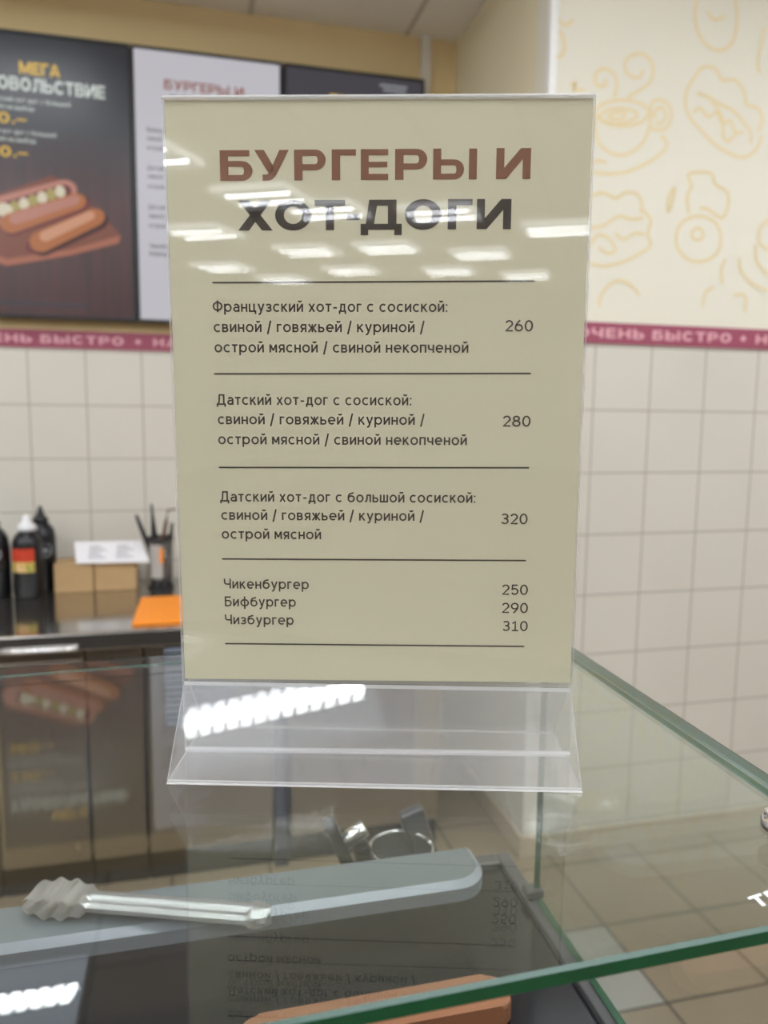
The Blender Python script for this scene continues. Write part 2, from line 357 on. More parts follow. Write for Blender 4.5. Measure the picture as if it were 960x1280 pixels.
B['Ь'] = (1.05, [st, Rc(.27, .46, .72, .65), Rc(.27, 0, .72, .19)] + half(.72, .325, .33, .325, .07, .135)); B['Ы'] = (1.48, B['Ь'][1] + [Rc(1.21, 0, 1.48, 1)])
B['И'] = (1.16, [st, Rc(.89, 0, 1.16, 1), [(.27, 0), (.34, 0), (.89, .64), (.89, 1), (.82, 1), (.27, .36)]])
B['Х'] = (1.1, [[(.02, 1), (.36, 1), (1.1, 0), (.76, 0)], [(.74, 1), (1.08, 1), (.34, 0), (0, 0)]]); B['О'] = (1.18, half(.59, .5, .59, .51, .30, .29, 0, 360, 32))
B['С'] = (1.1, half(.59, .5, .59, .51, .30, .29, 40, 320, 26)); B['Т'] = (1.0, [Rc(0, .8, 1, 1), Rc(.365, 0, .635, .8)]); B['-'] = (.42, [Rc(0, .33, .42, .54)])
B['Д'] = (1.3, [Rc(0, 0, 1.3, .2), Rc(0, -.18, .24, 0), Rc(1.06, -.18, 1.3, 0), Rc(.86, .2, 1.13, 1), Rc(.52, .8, .86, 1), [(.16, .2), (.42, .2), (.52, .8), (.52, 1), (.27, 1)]])
B['М'] = (1.36, [st, Rc(1.09, 0, 1.36, 1), [(.27, 1), (.27, .55), (.62, 0), (.74, 0), (1.09, .55), (1.09, 1), (.68, .36)]]); B['А'] = (1.2, [[(0, 0), (.29, 0), (.66, 1), (.44, 1)], [(.91, 0), (1.2, 0), (.76, 1), (.54, 1)], Rc(.25, .2, .95, .38)])
B['В'] = (1.05, [st, Rc(.27, .81, .66, 1), Rc(.27, .42, .70, .60), Rc(.27, 0, .70, .19)] + half(.66, .735, .32, .265, .08, .08) + half(.70, .29, .35, .29, .08, .1))
B['Л'] = (1.16, [Rc(.89, 0, 1.16, 1), Rc(.28, .8, .89, 1), [(.28, 1), (.28, .4), (.2, .2), (0, .2), (0, 0), (.3, 0), (.5, .16), (.54, .4), (.54, .8)]])
B['Ч'] = (1.05, [Rc(.78, 0, 1.05, 1), [(0, 1), (0, .55), (.1, .38), (.3, .33), (.78, .33), (.78, .53), (.36, .53), (.27, .6), (.27, 1)]]); B['Н'] = (1.14, [st, Rc(.87, 0, 1.14, 1), Rc(.27, .4, .87, .6)]); B[' '] = (.42, [])
B['♦'] = (.5, [[(0, .5), (.25, .15), (.5, .5), (.25, .85)]]); B['3'] = (1.0, half(.52, .735, .40, .265, .14, .1, -90, 150, 14) + half(.52, .29, .46, .29, .18, .11, -150, 90, 14)); B['0'] = (1.12, half(.56, .5, .56, .5, .28, .3, 0, 360, 28))
B['6'] = (1.06, half(.53, .32, .53, .32, .24, .13, 0, 360, 26) + [[(0, .32), (.29, .36), (.86, 1), (.54, 1), (.1, .56)]]); B['.'] = (.25, [Rc(0, 0, .25, .22)])
def bold(s, x0, x1, y, hgt, gap=.13):
    out = []; x = 0; P = []
    for ch in s:
        w_, pl = B[ch]
        P += [[(a + x, b) for a, b in q] for q in pl]; x += w_ + gap
    k = (x1 - x0) / (x - gap)
    return [[(x0 + a * k, y + b * hgt) for a, b in q] for q in P]

# ------------------------------------------------------------------ room
def room_box(name, m, *a): return struct(MB().box(*a).build(name, m))
YB, YR, XR, ZC = 3.0936, 2.2269, 1.046, 2.93
RX, RL, RB = 6.5, -6.5, -13.0
room_box('floor', M['floor'], RL - .1, RB - .1, -.1, RX + .1, YB + .1, 0)
room_box('ceiling', M['ceiling'], RL - .1, RB - .1, ZC, RX + .1, YB + .1, ZC + .1)
room_box('wall_back', M['wall_back'], RL, YB, 0, XR, YB + .1, ZC)
room_box('wall_alcove', M['wall_alcove'], XR, YR + .1, 0, XR + .1, YB + .1, ZC)
wr = room_box('wall_right', M['wall_right'], XR, YR, 0, RX, YR + .1, ZC)
room_box('wall_left', M['plain_wall'], RL - .1, RB, 0, RL, YB + .1, ZC); room_box('wall_far_right', M['plain_wall'], RX, RB, 0, RX + .1, YR + .1, ZC)
room_box('wall_rear', M['plain_wall'], RL - .1, RB - .1, 0, RX + .1, RB, ZC)
DOODLES = [
    [(1.198, 2.372), (1.225, 2.4), (1.286, 2.417), (1.348, 2.413), (1.379, 2.39), (1.352, 2.359), (1.29, 2.342), (1.228, 2.347), (1.198, 2.372)],
    [(1.213, 2.364), (1.24, 2.383), (1.282, 2.392), (1.326, 2.389), (1.339, 2.376), (1.308, 2.357), (1.266, 2.346), (1.228, 2.351), (1.213, 2.364)],
    [(1.241, 2.367), (1.269, 2.379), (1.297, 2.38), (1.293, 2.367), (1.261, 2.359), (1.241, 2.367)],
    [(1.197, 2.372), (1.201, 2.316), (1.224, 2.277), (1.271, 2.257), (1.318, 2.266), (1.36, 2.298), (1.382, 2.345), (1.387, 2.391)],
    [(1.385, 2.391), (1.387, 2.419), (1.415, 2.43), (1.446, 2.417), (1.457, 2.386), (1.44, 2.351), (1.406, 2.342), (1.381, 2.349)],
    [(1.399, 2.376), (1.402, 2.402), (1.425, 2.407), (1.436, 2.388), (1.425, 2.365), (1.402, 2.36)],
    [(1.193, 2.2), (1.255, 2.2), (1.321, 2.214), (1.397, 2.252), (1.444, 2.293), (1.436, 2.32), (1.422, 2.322)],
    [(1.192, 2.226), (1.21, 2.234), (1.244, 2.232)],
    [(1.257, 2.422), (1.265, 2.459), (1.249, 2.491), (1.213, 2.497), (1.191, 2.475), (1.199, 2.45), (1.224, 2.451), (1.226, 2.471)],
    [(1.304, 2.427), (1.346, 2.453), (1.381, 2.484), (1.38, 2.532), (1.345, 2.554), (1.304, 2.543), (1.287, 2.513), (1.306, 2.488), (1.339, 2.487), (1.352, 2.51)],
    [(1.529, 2.508), (1.556, 2.54), (1.601, 2.541), (1.629, 2.511), (1.675, 2.516), (1.713, 2.482), (1.721, 2.45), (1.764, 2.441), (1.784, 2.409), (1.77, 2.37)],
    [(1.529, 2.508), (1.506, 2.469), (1.505, 2.419), (1.527, 2.384), (1.57, 2.351), (1.618, 2.318), (1.671, 2.297), (1.724, 2.289), (1.769, 2.318), (1.786, 2.363)],
    [(1.542, 2.464), (1.582, 2.456), (1.624, 2.44), (1.677, 2.424), (1.71, 2.398), (1.744, 2.367), (1.746, 2.333)],
    [(1.531, 2.405), (1.555, 2.42), (1.587, 2.398), (1.616, 2.414), (1.639, 2.383), (1.669, 2.394), (1.687, 2.362), (1.718, 2.365)],
    [(1.598, 2.445), (1.637, 2.399), (1.647, 2.341), (1.668, 2.335), (1.692, 2.362)],
    [(1.496, 2.023), (1.509, 2.067), (1.548, 2.093), (1.598, 2.097), (1.643, 2.076), (1.66, 2.033), (1.648, 1.989), (1.603, 1.962), (1.552, 1.962), (1.514, 1.985), (1.496, 2.023)],
    [(1.553, 2.044), (1.57, 2.062), (1.594, 2.051), (1.588, 2.029), (1.562, 2.027), (1.553, 2.044)],
    [(1.537, 2.103), (1.528, 2.153), (1.541, 2.188), (1.528, 2.221), (1.578, 2.232), (1.614, 2.228), (1.627, 2.199), (1.67, 2.181), (1.68, 2.148), (1.66, 2.099), (1.607, 2.121), (1.576, 2.123)],
    [(1.187, 2.127), (1.234, 2.143), (1.278, 2.13), (1.31, 2.149), (1.354, 2.147), (1.371, 2.112), (1.368, 2.091)],
    [(1.367, 2.107), (1.403, 2.076), (1.396, 2.033), (1.408, 2.0), (1.375, 1.973), (1.317, 1.944), (1.25, 1.927), (1.197, 1.933)],
    [(1.196, 2.037), (1.244, 2.048), (1.29, 2.077), (1.339, 2.072), (1.378, 2.079)],
    [(1.199, 1.987), (1.226, 2.018), (1.265, 2.008), (1.286, 1.976), (1.258, 1.966), (1.228, 1.981)],
    [(1.283, 2.026), (1.313, 2.011), (1.351, 2.031), (1.386, 2.029)],
    [(1.463, 2.106), (1.463, 2.148), (1.481, 2.175), (1.476, 2.132), (1.463, 2.106)],
    [(1.832, 2.106), (1.805, 2.078), (1.803, 2.034), (1.841, 2.009)],
    [(1.791, 2.024), (1.8, 1.971), (1.848, 1.929)],
    [(1.733, 1.981), (1.741, 1.942), (1.782, 1.904), (1.852, 1.88)],
    [(1.523, 2.73), (1.518, 2.681), (1.54, 2.628), (1.582, 2.598), (1.632, 2.602), (1.664, 2.643), (1.666, 2.708), (1.656, 2.748)],
    [(1.559, 2.703), (1.586, 2.682), (1.625, 2.695)],
    [(1.769, 2.68), (1.759, 2.621), (1.753, 2.57), (1.765, 2.547)],
    [(1.112, 2.442), (1.13, 2.448), (1.122, 2.428), (1.158, 2.433)],
    [(1.237, 1.803), (1.249, 1.846), (1.291, 1.883), (1.341, 1.877), (1.377, 1.844)],
    [(1.608, 1.82), (1.615, 1.864), (1.645, 1.883)],
    [(1.676, 1.894), (1.668, 1.937), (1.681, 1.973)],
    [(1.721, 1.86), (1.764, 1.862), (1.768, 1.809)],
    [(1.058, 2.623), (1.086, 2.603), (1.113, 2.622)],
    [(1.05, 2.506), (1.081, 2.521), (1.088, 2.557), (1.069, 2.586)]]
def smooth(pts, n=6):
    if len(pts) < 3: return pts
    cl = pts[0] == pts[-1]; out = []; N = len(pts)
    for i in range(N - 1):
        p0 = pts[i - 1] if i else (pts[N - 2] if cl else pts[0]); p1 = pts[i]; p2 = pts[i + 1]; p3 = pts[i + 2] if i + 2 < N else (pts[1] if cl else pts[-1])
        for k in range(n):
            t = k / n
            out.append(tuple(.5 * ((2 * b) + (c - a) * t + (2 * a - 5 * b + 4 * c - d) * t * t + (-a + 3 * b - 3 * c + d) * t ** 3) for a, b, c, d in zip(p0, p1, p2, p3)))
    out.append(pts[-1]); return out
mb = MB()
for pts in DOODLES:
    mb.polys(ribbon(smooth(pts), .0095), lambda x, z, i=len(mb.b.faces): (x, YR - .0006 - i * 4e-7, z))
    sh = [(x + .74, z - .12) for x, z in pts]
    if min(x for x, z in sh) > 1.86 and max(z for x, z in sh) < 2.9 and min(z for x, z in sh) > 1.78: mb.polys(ribbon(smooth(sh), .0095), lambda x, z, i=len(mb.b.faces): (x, YR - .0006 - i * 4e-7, z))
mb.build('printed_pattern', M['doodle'], wr)
# crimson band with lettering
Z0, Z1 = 1.691, 1.756
def band(n, box, words, fn):
    t = struct(MB().box(*box).build('trim_%d' % n, M['band']))
    if words:
        mb = MB()
        for s_, a, b_ in words: mb.polys(bold(s_, a, b_, 1.7085, .030, .28), fn)
        mb.build('lettering', M['band_text'], t)
band(1, (RL, YB - .004, Z0, XR - .004, YB, Z1), [('ОЧЕНЬ', -.79, -.56), ('БЫСТРО', -.53, -.241), ('♦', -.202, -.177), ('НА', -.134, -.047), ('ОЧЕНЬ', -1.70, -1.47), ('БЫСТРО', -1.44, -1.15), ('♦', -1.11, -1.085)], lambda x, z: (x, YB - .0046, z))
band(2, (XR - .004, YR - .004, Z0, XR, YB - .004, Z1), [], None)
band(3, (XR, YR - .004, Z0, RX, YR, Z1), [('ОЧЕНЬ', 1.164, 1.399), ('БЫСТРО', 1.43, 1.72), ('♦', 1.754, 1.778), ('Н', 1.815, 1.858), ('ОЧЕНЬ', 2.40, 2.635), ('БЫСТРО', 2.666, 2.956), ('♦', 2.99, 3.015)], lambda x, z: (x, YR - .0046, z))
t4 = MB().box(.897, YB - .022, Z1, .937, YB, ZC, .003).build('trim_4', M['duct']); struct(t4)
t5 = MB()
t5.box(XR - .005, YR - .0055, Z1 + .001, XR + .018, YR - .0005, ZC, .001); t5.box(XR - .0055, YR - .005, Z1 + .001, XR - .0005, YR + .018, ZC, .001)
struct(t5.build('trim_5', mat('white_corner_profile', lin(240, 239, 236), 0.45)))
struct(MB().box(XR + .001, YR - .012, 0, RX, YR, .074, .003).build('baseboard_right', mat('plinth_tile', lin(182, 166, 142), .4)))
struct(MB().box(XR - .012, YR - .012, 0, XR, YB, .074, .003).build('baseboard_alcove', bpy.data.materials['plinth_tile']))

# ------------------------------------------------------------------ ceiling lamps
def lamp_parts(root):
    mb = MB(); w = .298; dp = .055
    mb.box(-w, -w, -.012, w, w, 0)
    mb.build('mount', M['lamp_frame'], root)
    mb = MB()
    for x0, y0, x1, y1 in ((-w, -w, w, -w + .004), (-w, w - .004, w, w), (-w, -w + .004, -w + .004, w - .004), (w - .004, -w + .004, w, w - .004)): mb.box(x0, y0, -dp, x1, y1, -.012)
    bmesh.ops.remove_doubles(mb.b, verts=mb.b.verts, dist=1e-6)
    mb.build('frosted_side', M['lamp_side'], root)  # sides made to glow so they lift the ceiling and wall tops
    MB().box(-w + .004, -w + .004, -dp + .001, w - .004, w - .004, -dp + .006).build('diffuser', M['lamp_panel'], root)
    for yo in (-.13, .13):
        n = 13; W_ = .54; mb = MB(); d = W_ / n; zz = -dp - .0005
        for k in range(n):
            x = -W_ / 2 + d * k
            mb.poly([(x, yo - .034, zz), (x + d * .72, yo - .034, zz), (x + d * 1.08, yo, zz), (x + d * .35, yo, zz)])
            mb.poly([(x + d * .35, yo + .010, zz), (x + d * 1.05, yo + .010, zz), (x + d * 1.3, yo + .030, zz), (x + d * .60, yo + .030, zz)])
        mb.poly([(-W_ / 2 + .006, yo - .010, zz - .0003), (W_ / 2, yo - .010, zz - .0003), (W_ / 2, yo + .014, zz - .0003), (-W_ / 2 + .006, yo + .014, zz - .0003)])
        o = mb.build('led_strip', M['lamp_strip'], root)
        for p in o.data.polygons:
            if p.normal.z > 0: p.flip()
def lamp(x, y, label, group=None, src=None):
    if src is None:
        r = thing('ceiling_lamp', label, 'ceiling light', (0, 0, 0), group); lamp_parts(r); r.location = (x, y, ZC); return r
    r = src.copy(); COL.objects.link(r); r.location = (x, y, ZC); r['label'] = label
    if group: r['group'] = group
    for ch in src.children:
        c = ch.copy(); COL.objects.link(c); c.parent = r
    return r
def opaque_sides(r):
    for c in r.children:
        if c.name.startswith('frosted_side'):
            c.name = 'side'; c.material_slots[0].link = 'OBJECT'; c.material_slots[0].material = M['lamp_frame']
GL = 'ceiling lamps of the hall outside the frame'; LL = 'square white ceiling light panel of the hall, outside the photo frame'
L0 = lamp(-.66, 2.23, 'square ceiling light panel with toothed strips above the rear steel counter')
lamp(-.48, -.30, 'square ceiling light panel overhead, mirrored in the clear sign base', None, L0)
for r in list(COL.objects):
    if r.name.startswith('ceiling_lamp'): opaque_sides(r)
L1 = lamp(1.74, -.17, LL, GL, L0)  # unseen lamp added to brighten the right wall
for c in L1.children:
    if c.name.startswith('side'): c.name = 'frosted_side'; c.material_slots[0].link = 'DATA'
for x, y in [(1.74, 1.03), (-3.06, -.17), (4.14, -.17), (-3.06, 2.23), (4.14, 1.03),
             (-2.76, -3.77), (-2.46, -4.97), (-3.66, -6.17), (-2.16, -5.57), (-1.26, -5.87), (-.36, -6.77), (-3.06, -7.37), (-2.16, -7.37), (-1.26, -7.97), (-4.56, -8.27),
             (-3.06, -8.87), (-1.86, -9.17), (-.96, -9.77), (-4.26, -9.47), (1.44, -5.57), (3.54, -5.57), (1.44, -8.57), (3.84, -8.57)] + [(x, y) for y in (-1.37, -.17) for x in (-4.26, -1.86, .54, 2.94)] + [(2.94, -2.57)] + [(-1.86, 1.03), (2.94, 1.63), (-4.26, 1.03), (-3.06, -1.37), (1.74, -1.37), (.54, 1.03), (3.54, 1.03), (1.14, -1.37), (-1.26, -.77), (-1.26, .43), (-.06, 1.03), (-3.06, 1.03)]:  # nearer rows are unseen lamps added to brighten walls and card
    r = lamp(x, y, LL, GL, L1)
    if y > -1.6:          # side glow raised on the nearer lamps to brighten the ceiling
        for c in r.children:
            if c.name.startswith('frosted_side'): c.material_slots[0].link = 'OBJECT'; c.material_slots[0].material = M['lamp_side_bright']

# ------------------------------------------------------------------ menu screens on the back wall
YS = YB - .058
def fs(x, z): return (x, YS - .0008, z)
def fs2(x, z): return (x, YS - .0012, z)
def fs3(x, z): return (x, YS - .0016, z)
def screen(x0, x1, label, face):
    z0, z1 = 1.791, 2.750
    r = thing('menu_screen', label, 'menu screen', ((x0 + x1) / 2, YB, z0), 'lit menu screens on the back wall')
    mb = MB(); b_ = .011
    mb.box(x0, YS + .002, z0, x1, YB - .02, z1, .003)
    mb.box(x0, YS - .003, z0, x1, YS + .004, z0 + b_, .001); mb.box(x0, YS - .003, z1 - b_, x1, YS + .004, z1, .001)
    mb.box(x0, YS - .003, z0 + b_, x0 + b_, YS + .004, z1 - b_, .001); mb.box(x1 - b_, YS - .003, z0 + b_, x1, YS + .004, z1 - b_, .001)
    mb.box(x0 + .12, YB - .021, z0 + .25, x1 - .12, YB - .001, z1 - .25)
    mb.build('casing', M['black_plastic'], r)
    return MB().box(x0 + b_, YS, z0 + b_, x1 - b_, YS + .002, z1 - b_).build('display', face, r)
s1 = screen(-.722, -.188, 'left menu screen showing hot dogs on a board over dark wood', M['scr_wood'])
mb = MB(); mb.polys(bold('МЕГА', -.552, -.421, 2.612, .040), fs, M['scr_yellow']); mb.polys(bold('УДОВОЛЬСТВИЕ', -.70, -.275, 2.556, .044), fs, M['scr_pale'])
for a, b_, z, s_ in [(-.70, -.391, 2.518, 'Французский хот-дог с большой'), (-.70, -.509, 2.492, 'сосиской на выбор'), (-.70, -.442, 2.412, 'Датский хот-дог с большой'), (-.70, -.508, 2.386, 'сосиской на выбор')]:
    mb.polys(fit_text(s_, a, b_, z, .0115), fs, M['scr_pale'])
for z, s_ in [(2.445, '330'), (2.334, '360')]:
    mb.polys(bold(s_, -.70, -.59, z, .036), fs, M['scr_yellow']); mb.polys([Rc(-.582, z, -.574, z + .009), Rc(-.568, z + .012, -.536, z + .018)], fs, M['scr_yellow'])
mb.polys([Rc(-.66, 1.835, -.49, 1.846), Rc(-.485, 1.835, -.348, 1.846)], fs, M['scr_dark'])
mb.build('screen_text', None, s1)
mb = MB()
mb.polys([[(-.70, 2.19), (-.631, 2.21), (-.458, 2.285), (-.397, 2.243), (-.311, 2.175), (-.236, 2.095), (-.243, 2.067), (-.411, 2.014), (-.62, 1.966), (-.70, 1.99)]], fs, M['scr_board'])
mb.polys([[(-.70, 2.02), (-.62, 1.99), (-.41, 2.035), (-.236, 2.095), (-.243, 2.067), (-.411, 2.014), (-.62, 1.966), (-.70, 1.99)]], fs2, M['scr_boardlight'])
def sausage(p, q, wd_, m, fn):
    d = math.dist(p, q); ux, uy = (q[0] - p[0]) / d, (q[1] - p[1]) / d
    out = arc(0, 0, wd_ * 1.1, wd_, 90, 270, 10) + arc(d, 0, wd_ * 1.1, wd_ * .85, -90, 90, 10)
    mb.polys([[(p[0] + a * ux - c * uy, p[1] + a * uy + c * ux) for a, c in out]], fn, m)
sausage((-.66, 2.145), (-.425, 2.235), .043, M['scr_bunpink'], fs2); sausage((-.63, 2.15), (-.425, 2.232), .026, M['scr_sausage'], fs3)
for k in range(6):
    x = -.585 + .03 * k; z = 2.168 + .0125 * k
    mb.polys([[(x + a, z + c) for a, c in ell(0, 0, .017, .021)[:-1]]], lambda u, v, k=k: (u, YS - .0019 - .0001 * k, v), M['scr_cream'] if k % 2 else M['scr_pickle'])
mb.polys([[(-.62 + a, 2.155 + c) for a, c in ell(0, 0, .028, .024)[:-1]]], lambda u, v: (u, YS - .0027, v), M['scr_cream'])
def fs4(x, z): return (x, YS - .0030, z)
def fs5(x, z): return (x, YS - .0033, z)
sausage((-.595, 2.103), (-.375, 2.193), .034, M['scr_sausage'], lambda x, z: (x, YS - .0028, z)); sausage((-.60, 2.112), (-.385, 2.200), .033, M['scr_bun'], fs4); sausage((-.585, 2.128), (-.39, 2.205), .019, M['scr_bunpink'], fs5)
def fs6(x, z): return (x, YS - .0036, z)
def fs7(x, z): return (x, YS - .0039, z)
sausage((-.50, 2.043), (-.315, 2.138), .036, M['scr_wooddark'], lambda x, z: (x, YS - .0035, z)); sausage((-.535, 2.035), (-.50, 2.052), .020, M['scr_sausage'], fs6); sausage((-.505, 2.055), (-.325, 2.150), .035, M['scr_bun'], fs7)
def fs8(x, z): return (x, YS - .0042, z)
sausage((-.49, 2.075), (-.34, 2.155), .018, M['scr_bunlight'], fs8)
mb.build('hot_dog_picture', None, s1)
s2 = screen(-.186, .351, 'middle menu screen with a white page and red heading', M['scr_white'])
mb = MB(); mb.polys(bold('БУРГЕРЫ И', -.073, .209, 2.612, .034), fs, M['scr_brown']); mb.polys(bold('ХОТ-ДОГИ', -.055, .195, 2.562, .033), fs, M['scr_dark'])
for z, s_, e in [(2.462, 'Французский хот-дог с сосиской:', .115), (2.432, 'свиной / говяжьей / куриной /', .085), (2.400, 'острой мясной / свиной некопченой', .14), (2.331, 'Датский хот-дог с сосиской:', .07), (2.302, 'свиной / говяжьей / куриной /', .085), (2.267, 'острой мясной / свиной некопченой', .14),
                 (2.195, 'Датский хот-дог с большой сосиской:', .15), (2.164, 'свиной / говяжьей / куриной /', .085), (2.130, 'острой мясной', -.02), (2.058, 'Чикенбургер', -.03), (2.031, 'Бифбургер', -.045)]:
    mb.polys(fit_text(s_, -.137, e, z, .0115), fs, M['scr_dark'])
mb.build('screen_text', None, s2)
s3 = screen(.355, .900, 'right menu screen, dark, its top edge showing above the card', M['scr_dark'])
mb = MB(); mb.polys(bold('БУР', .528, .648, 2.620, .040), fs, M['scr_yellow']); mb.build('screen_text', None, s3); mb = MB()
mb.polys([Rc(.722, 2.708, .83, 2.716), Rc(.735, 2.692, .826, 2.700)], fs, M['scr_greytext']); mb.build('small_print', None, s3)

# ------------------------------------------------------------------ rear steel counter
CY, CZ = 2.335, .818
wt = thing('steel_worktop', 'long polished steel worktop along the tiled back wall', 'worktop', (-.4, CY, CZ))
MB().box(-2.2, CY, CZ - .04, .80, YB - .012, CZ, .004).build('top', M['steel_top'], wt)
MB().box(-2.2, CY - .002, CZ - .052, .80, CY + .012, CZ - .002, .003).build('front_edge', M['steel'], wt)
def cabinet(x0, x1, label, handle=None):
    r = thing('steel_cabinet', label, 'cabinet', ((x0 + x1) / 2, CY + .03, 0))
    MB().box(x0 + .001, CY + .035, .10, x1 - .001, YB - .02, CZ - .0405, .002).build('body', M['door_steel'], r)
    MB().box(x0 + .0015, CY + .04, .0, x1 - .0015, YB - .06, .10).build('plinth', M['kick'], r)  # black block stands in for the shaded void below the doors
    d = MB().box(x0 + .004, CY + .013, .10, x1 - .004, CY + .034, CZ - .085 if handle else CZ - .056, .003).build('door', M['door_steel'], r)
    return r, d
c0, _ = cabinet(-1.20, -.575, 'steel cabinet under the worktop at the left edge of the photo')
c1, d1 = cabinet(-.573, -.319, 'steel cabinet below the sauce bottles with a long bright handle', True)
mb = MB(); mb.tube([(-.56, CY - .012, .774), (-.335, CY - .012, .774)], .0075, 12)
for x in (-.545, -.35): mb.tube([(x, CY - .012, .774), (x, CY - .0015, .774)], .005, 8)
hd = mb.build('handle', M['chrome'], d1)
db = MB().box(-.569, CY + .013, .737, -.323, CY + .034, .764, .002).build('rail', M['door_steel'], c1)
c2, _ = cabinet(-.317, -.155, 'narrow steel cabinet below the cardboard boxes')
c3, d3 = cabinet(-.152, .234, 'steel cabinet with a slatted vent beside the sign base')
g0 = MB().box(-.094, CY + .009, .507, .115, CY + .0128, .760).build('vent_recess', M['grille_dark'], c3)
mb = MB()
for k in range(13):
    z = .511 + .0192 * k
    mb.prism([(0, 0), (.010, .002), (.010, .014), (.006, .014)], -.092, .113, fn=lambda a, b_, c, z=z: (c, CY + .009 - a, z + b_))
mb.build('vent_slats', M['grille'], g0)
c4, _ = cabinet(.286, .79, 'steel cabinet under the right end of the rear worktop')
MB().box(.238, CY + .0125, 0, .281, CY + .055, CZ - .041, .003).build('leg', M['post'], c4)['label'] = 'dark blue leg'
# sauce bottles
def rot_patch(mb, r, z0, z1, a0, a1, cx, cy, m, n=10):
    for k in range(n):
        t0 = math.radians(a0 + (a1 - a0) * k / n); t1 = math.radians(a0 + (a1 - a0) * (k + 1) / n)
        mb.poly([(cx + r * math.cos(t0), cy + r * math.sin(t0), z0), (cx + r * math.cos(t1), cy + r * math.sin(t1), z0), (cx + r * math.cos(t1), cy + r * math.sin(t1), z1), (cx + r * math.cos(t0), cy + r * math.sin(t0), z1)], m)
def patch_round(mb, r, cx, cy, ang, zc, rad, m, n=24):
    mb.poly([(cx + r * math.cos(math.radians(ang) + rad * math.cos(2 * PI * k / n) / r), cy + r * math.sin(math.radians(ang) + rad * math.cos(2 * PI * k / n) / r), zc + rad * math.sin(2 * PI * k / n)) for k in range(n)], m)
bx, by = -.562, 2.86
b1 = thing('sauce_bottle', 'black sauce bottle with a white cap and a red label', 'bottle', (bx, by, CZ), 'sauce bottles on the worktop')
MB().lathe([(0, CZ), (.046, CZ), (.05, CZ + .006), (.05, CZ + .175), (.047, CZ + .198), (.038, CZ + .216), (.024, CZ + .228), (.022, CZ + .232), (0, CZ + .232)], bx, by, m=M['bottle']).build('body', None, b1)
MB().lathe([(0, CZ + .232), (.032, CZ + .232), (.032, CZ + .245), (.026, CZ + .254), (.014, CZ + .260), (.012, CZ + .277), (.008, CZ + .285), (0, CZ + .285)], bx, by, m=M['white_cap']).build('cap', None, b1)
mb = MB(); rot_patch(mb, .0506, CZ + .128, CZ + .174, -165, -55, bx, by, M['red_label']); rot_patch(mb, .0506, CZ + .092, CZ + .128, -165, -55, bx, by, M['green_label'])
patch_round(mb, .0510, bx, by, -105, CZ + .110, .016, M['tomato']); patch_round(mb, .0509, bx, by, -72, CZ + .110, .013, M['green_leaf']); mb.build('label', None, b1)
bx, by = -.535, 2.965
b2 = thing('sauce_bottle', 'tall black bottle with a pointed black cap and round silver emblem', 'bottle', (bx, by, CZ), 'sauce bottles on the worktop')
MB().lathe([(0, CZ), (.045, CZ), (.049, CZ + .006), (.049, CZ + .19), (.044, CZ + .22), (.03, CZ + .240), (.022, CZ + .246), (0, CZ + .246)], bx, by, m=M['bottle']).build('body', None, b2)
MB().lathe([(0, CZ + .246), (.027, CZ + .246), (.027, CZ + .26), (.016, CZ + .27), (.008, CZ + .296), (.004, CZ + .305), (0, CZ + .305)], bx, by, m=M['black_gloss']).build('cap', None, b2)
mb = MB(); patch_round(mb, .0496, bx, by, -66, CZ + .150, .025, M['silver_label']); patch_round(mb, .0499, bx, by, -66, CZ + .150, .015, M['bottle']); patch_round(mb, .0502, bx, by, -66, CZ + .150, .008, M['silver_label']); mb.build('emblem', None, b2)
bx, by = -.675, 2.87
b3 = thing('sauce_bottle', 'black bottle with a grey cap, cut off by the left photo edge', 'bottle', (bx, by, CZ), 'sauce bottles on the worktop')
MB().lathe([(0, CZ), (.05, CZ), (.055, CZ + .006), (.055, CZ + .17), (.05, CZ + .21), (.035, CZ + .235), (.02, CZ + .243), (0, CZ + .243)], bx, by, m=M['bottle']).build('body', None, b3)
MB().lathe([(0, CZ + .243), (.028, CZ + .243), (.028, CZ + .262), (.018, CZ + .27), (.014, CZ + .285), (0, CZ + .287)], bx, by, m=M['grey_cap']).build('cap', None, b3)
mb = MB(); patch_round(mb, .0556, bx, by, -70, CZ + .155, .020, M['silver_label']); mb.build('emblem', None, b3)
# cardboard boxes
def carton(x0, y0, x1, y1, h, label):
    r = thing('cardboard_box', label, 'box', ((x0 + x1) / 2, (y0 + y1) / 2, CZ), 'cardboard boxes on the worktop')
    MB().box(x0, y0, CZ, x1, y1, CZ + h - .0025, .003).build('body', M['cardboard'], r)
    ym = (y0 + y1) / 2; xm = (x0 + x1) / 2
    MB().box(x0 + .001, y0 + .001, CZ + h - .0025, x1 - .001, ym - .001, CZ + h, .0008).build('flap', M['cardboard'], r)
    MB().box(x0 + .001, ym + .001, CZ + h - .0025, x1 - .001, y1 - .001, CZ + h, .0008).build('flap', M['cardboard'], r)
    return r
carton(-.484, 2.880, -.352, 3.00, .106, 'left cardboard box beside the black bottles, its top partly bare'); carton(-.348, 2.885, -.205, 3.00, .106, 'right cardboard box, between its twin and the cup of knives')
ph = Matrix.Translation((-.424, 2.868, CZ + .107)) @ Matrix.Rotation(math.radians(31), 4, 'X')
def on_sheet(z): return lambda a, b_, c=0: tuple(ph @ Vector((a, b_, z + c)))
mb = MB(); mb.prism([(.018, 0), (.268, -.004), (.232, .118), (0, .118)], 0, .0012, None, on_sheet(0))
pr = tag(mb.build('paper_sheet', M['paper']), 'white printed paper sheet tilted across both cardboard boxes', 'paper')
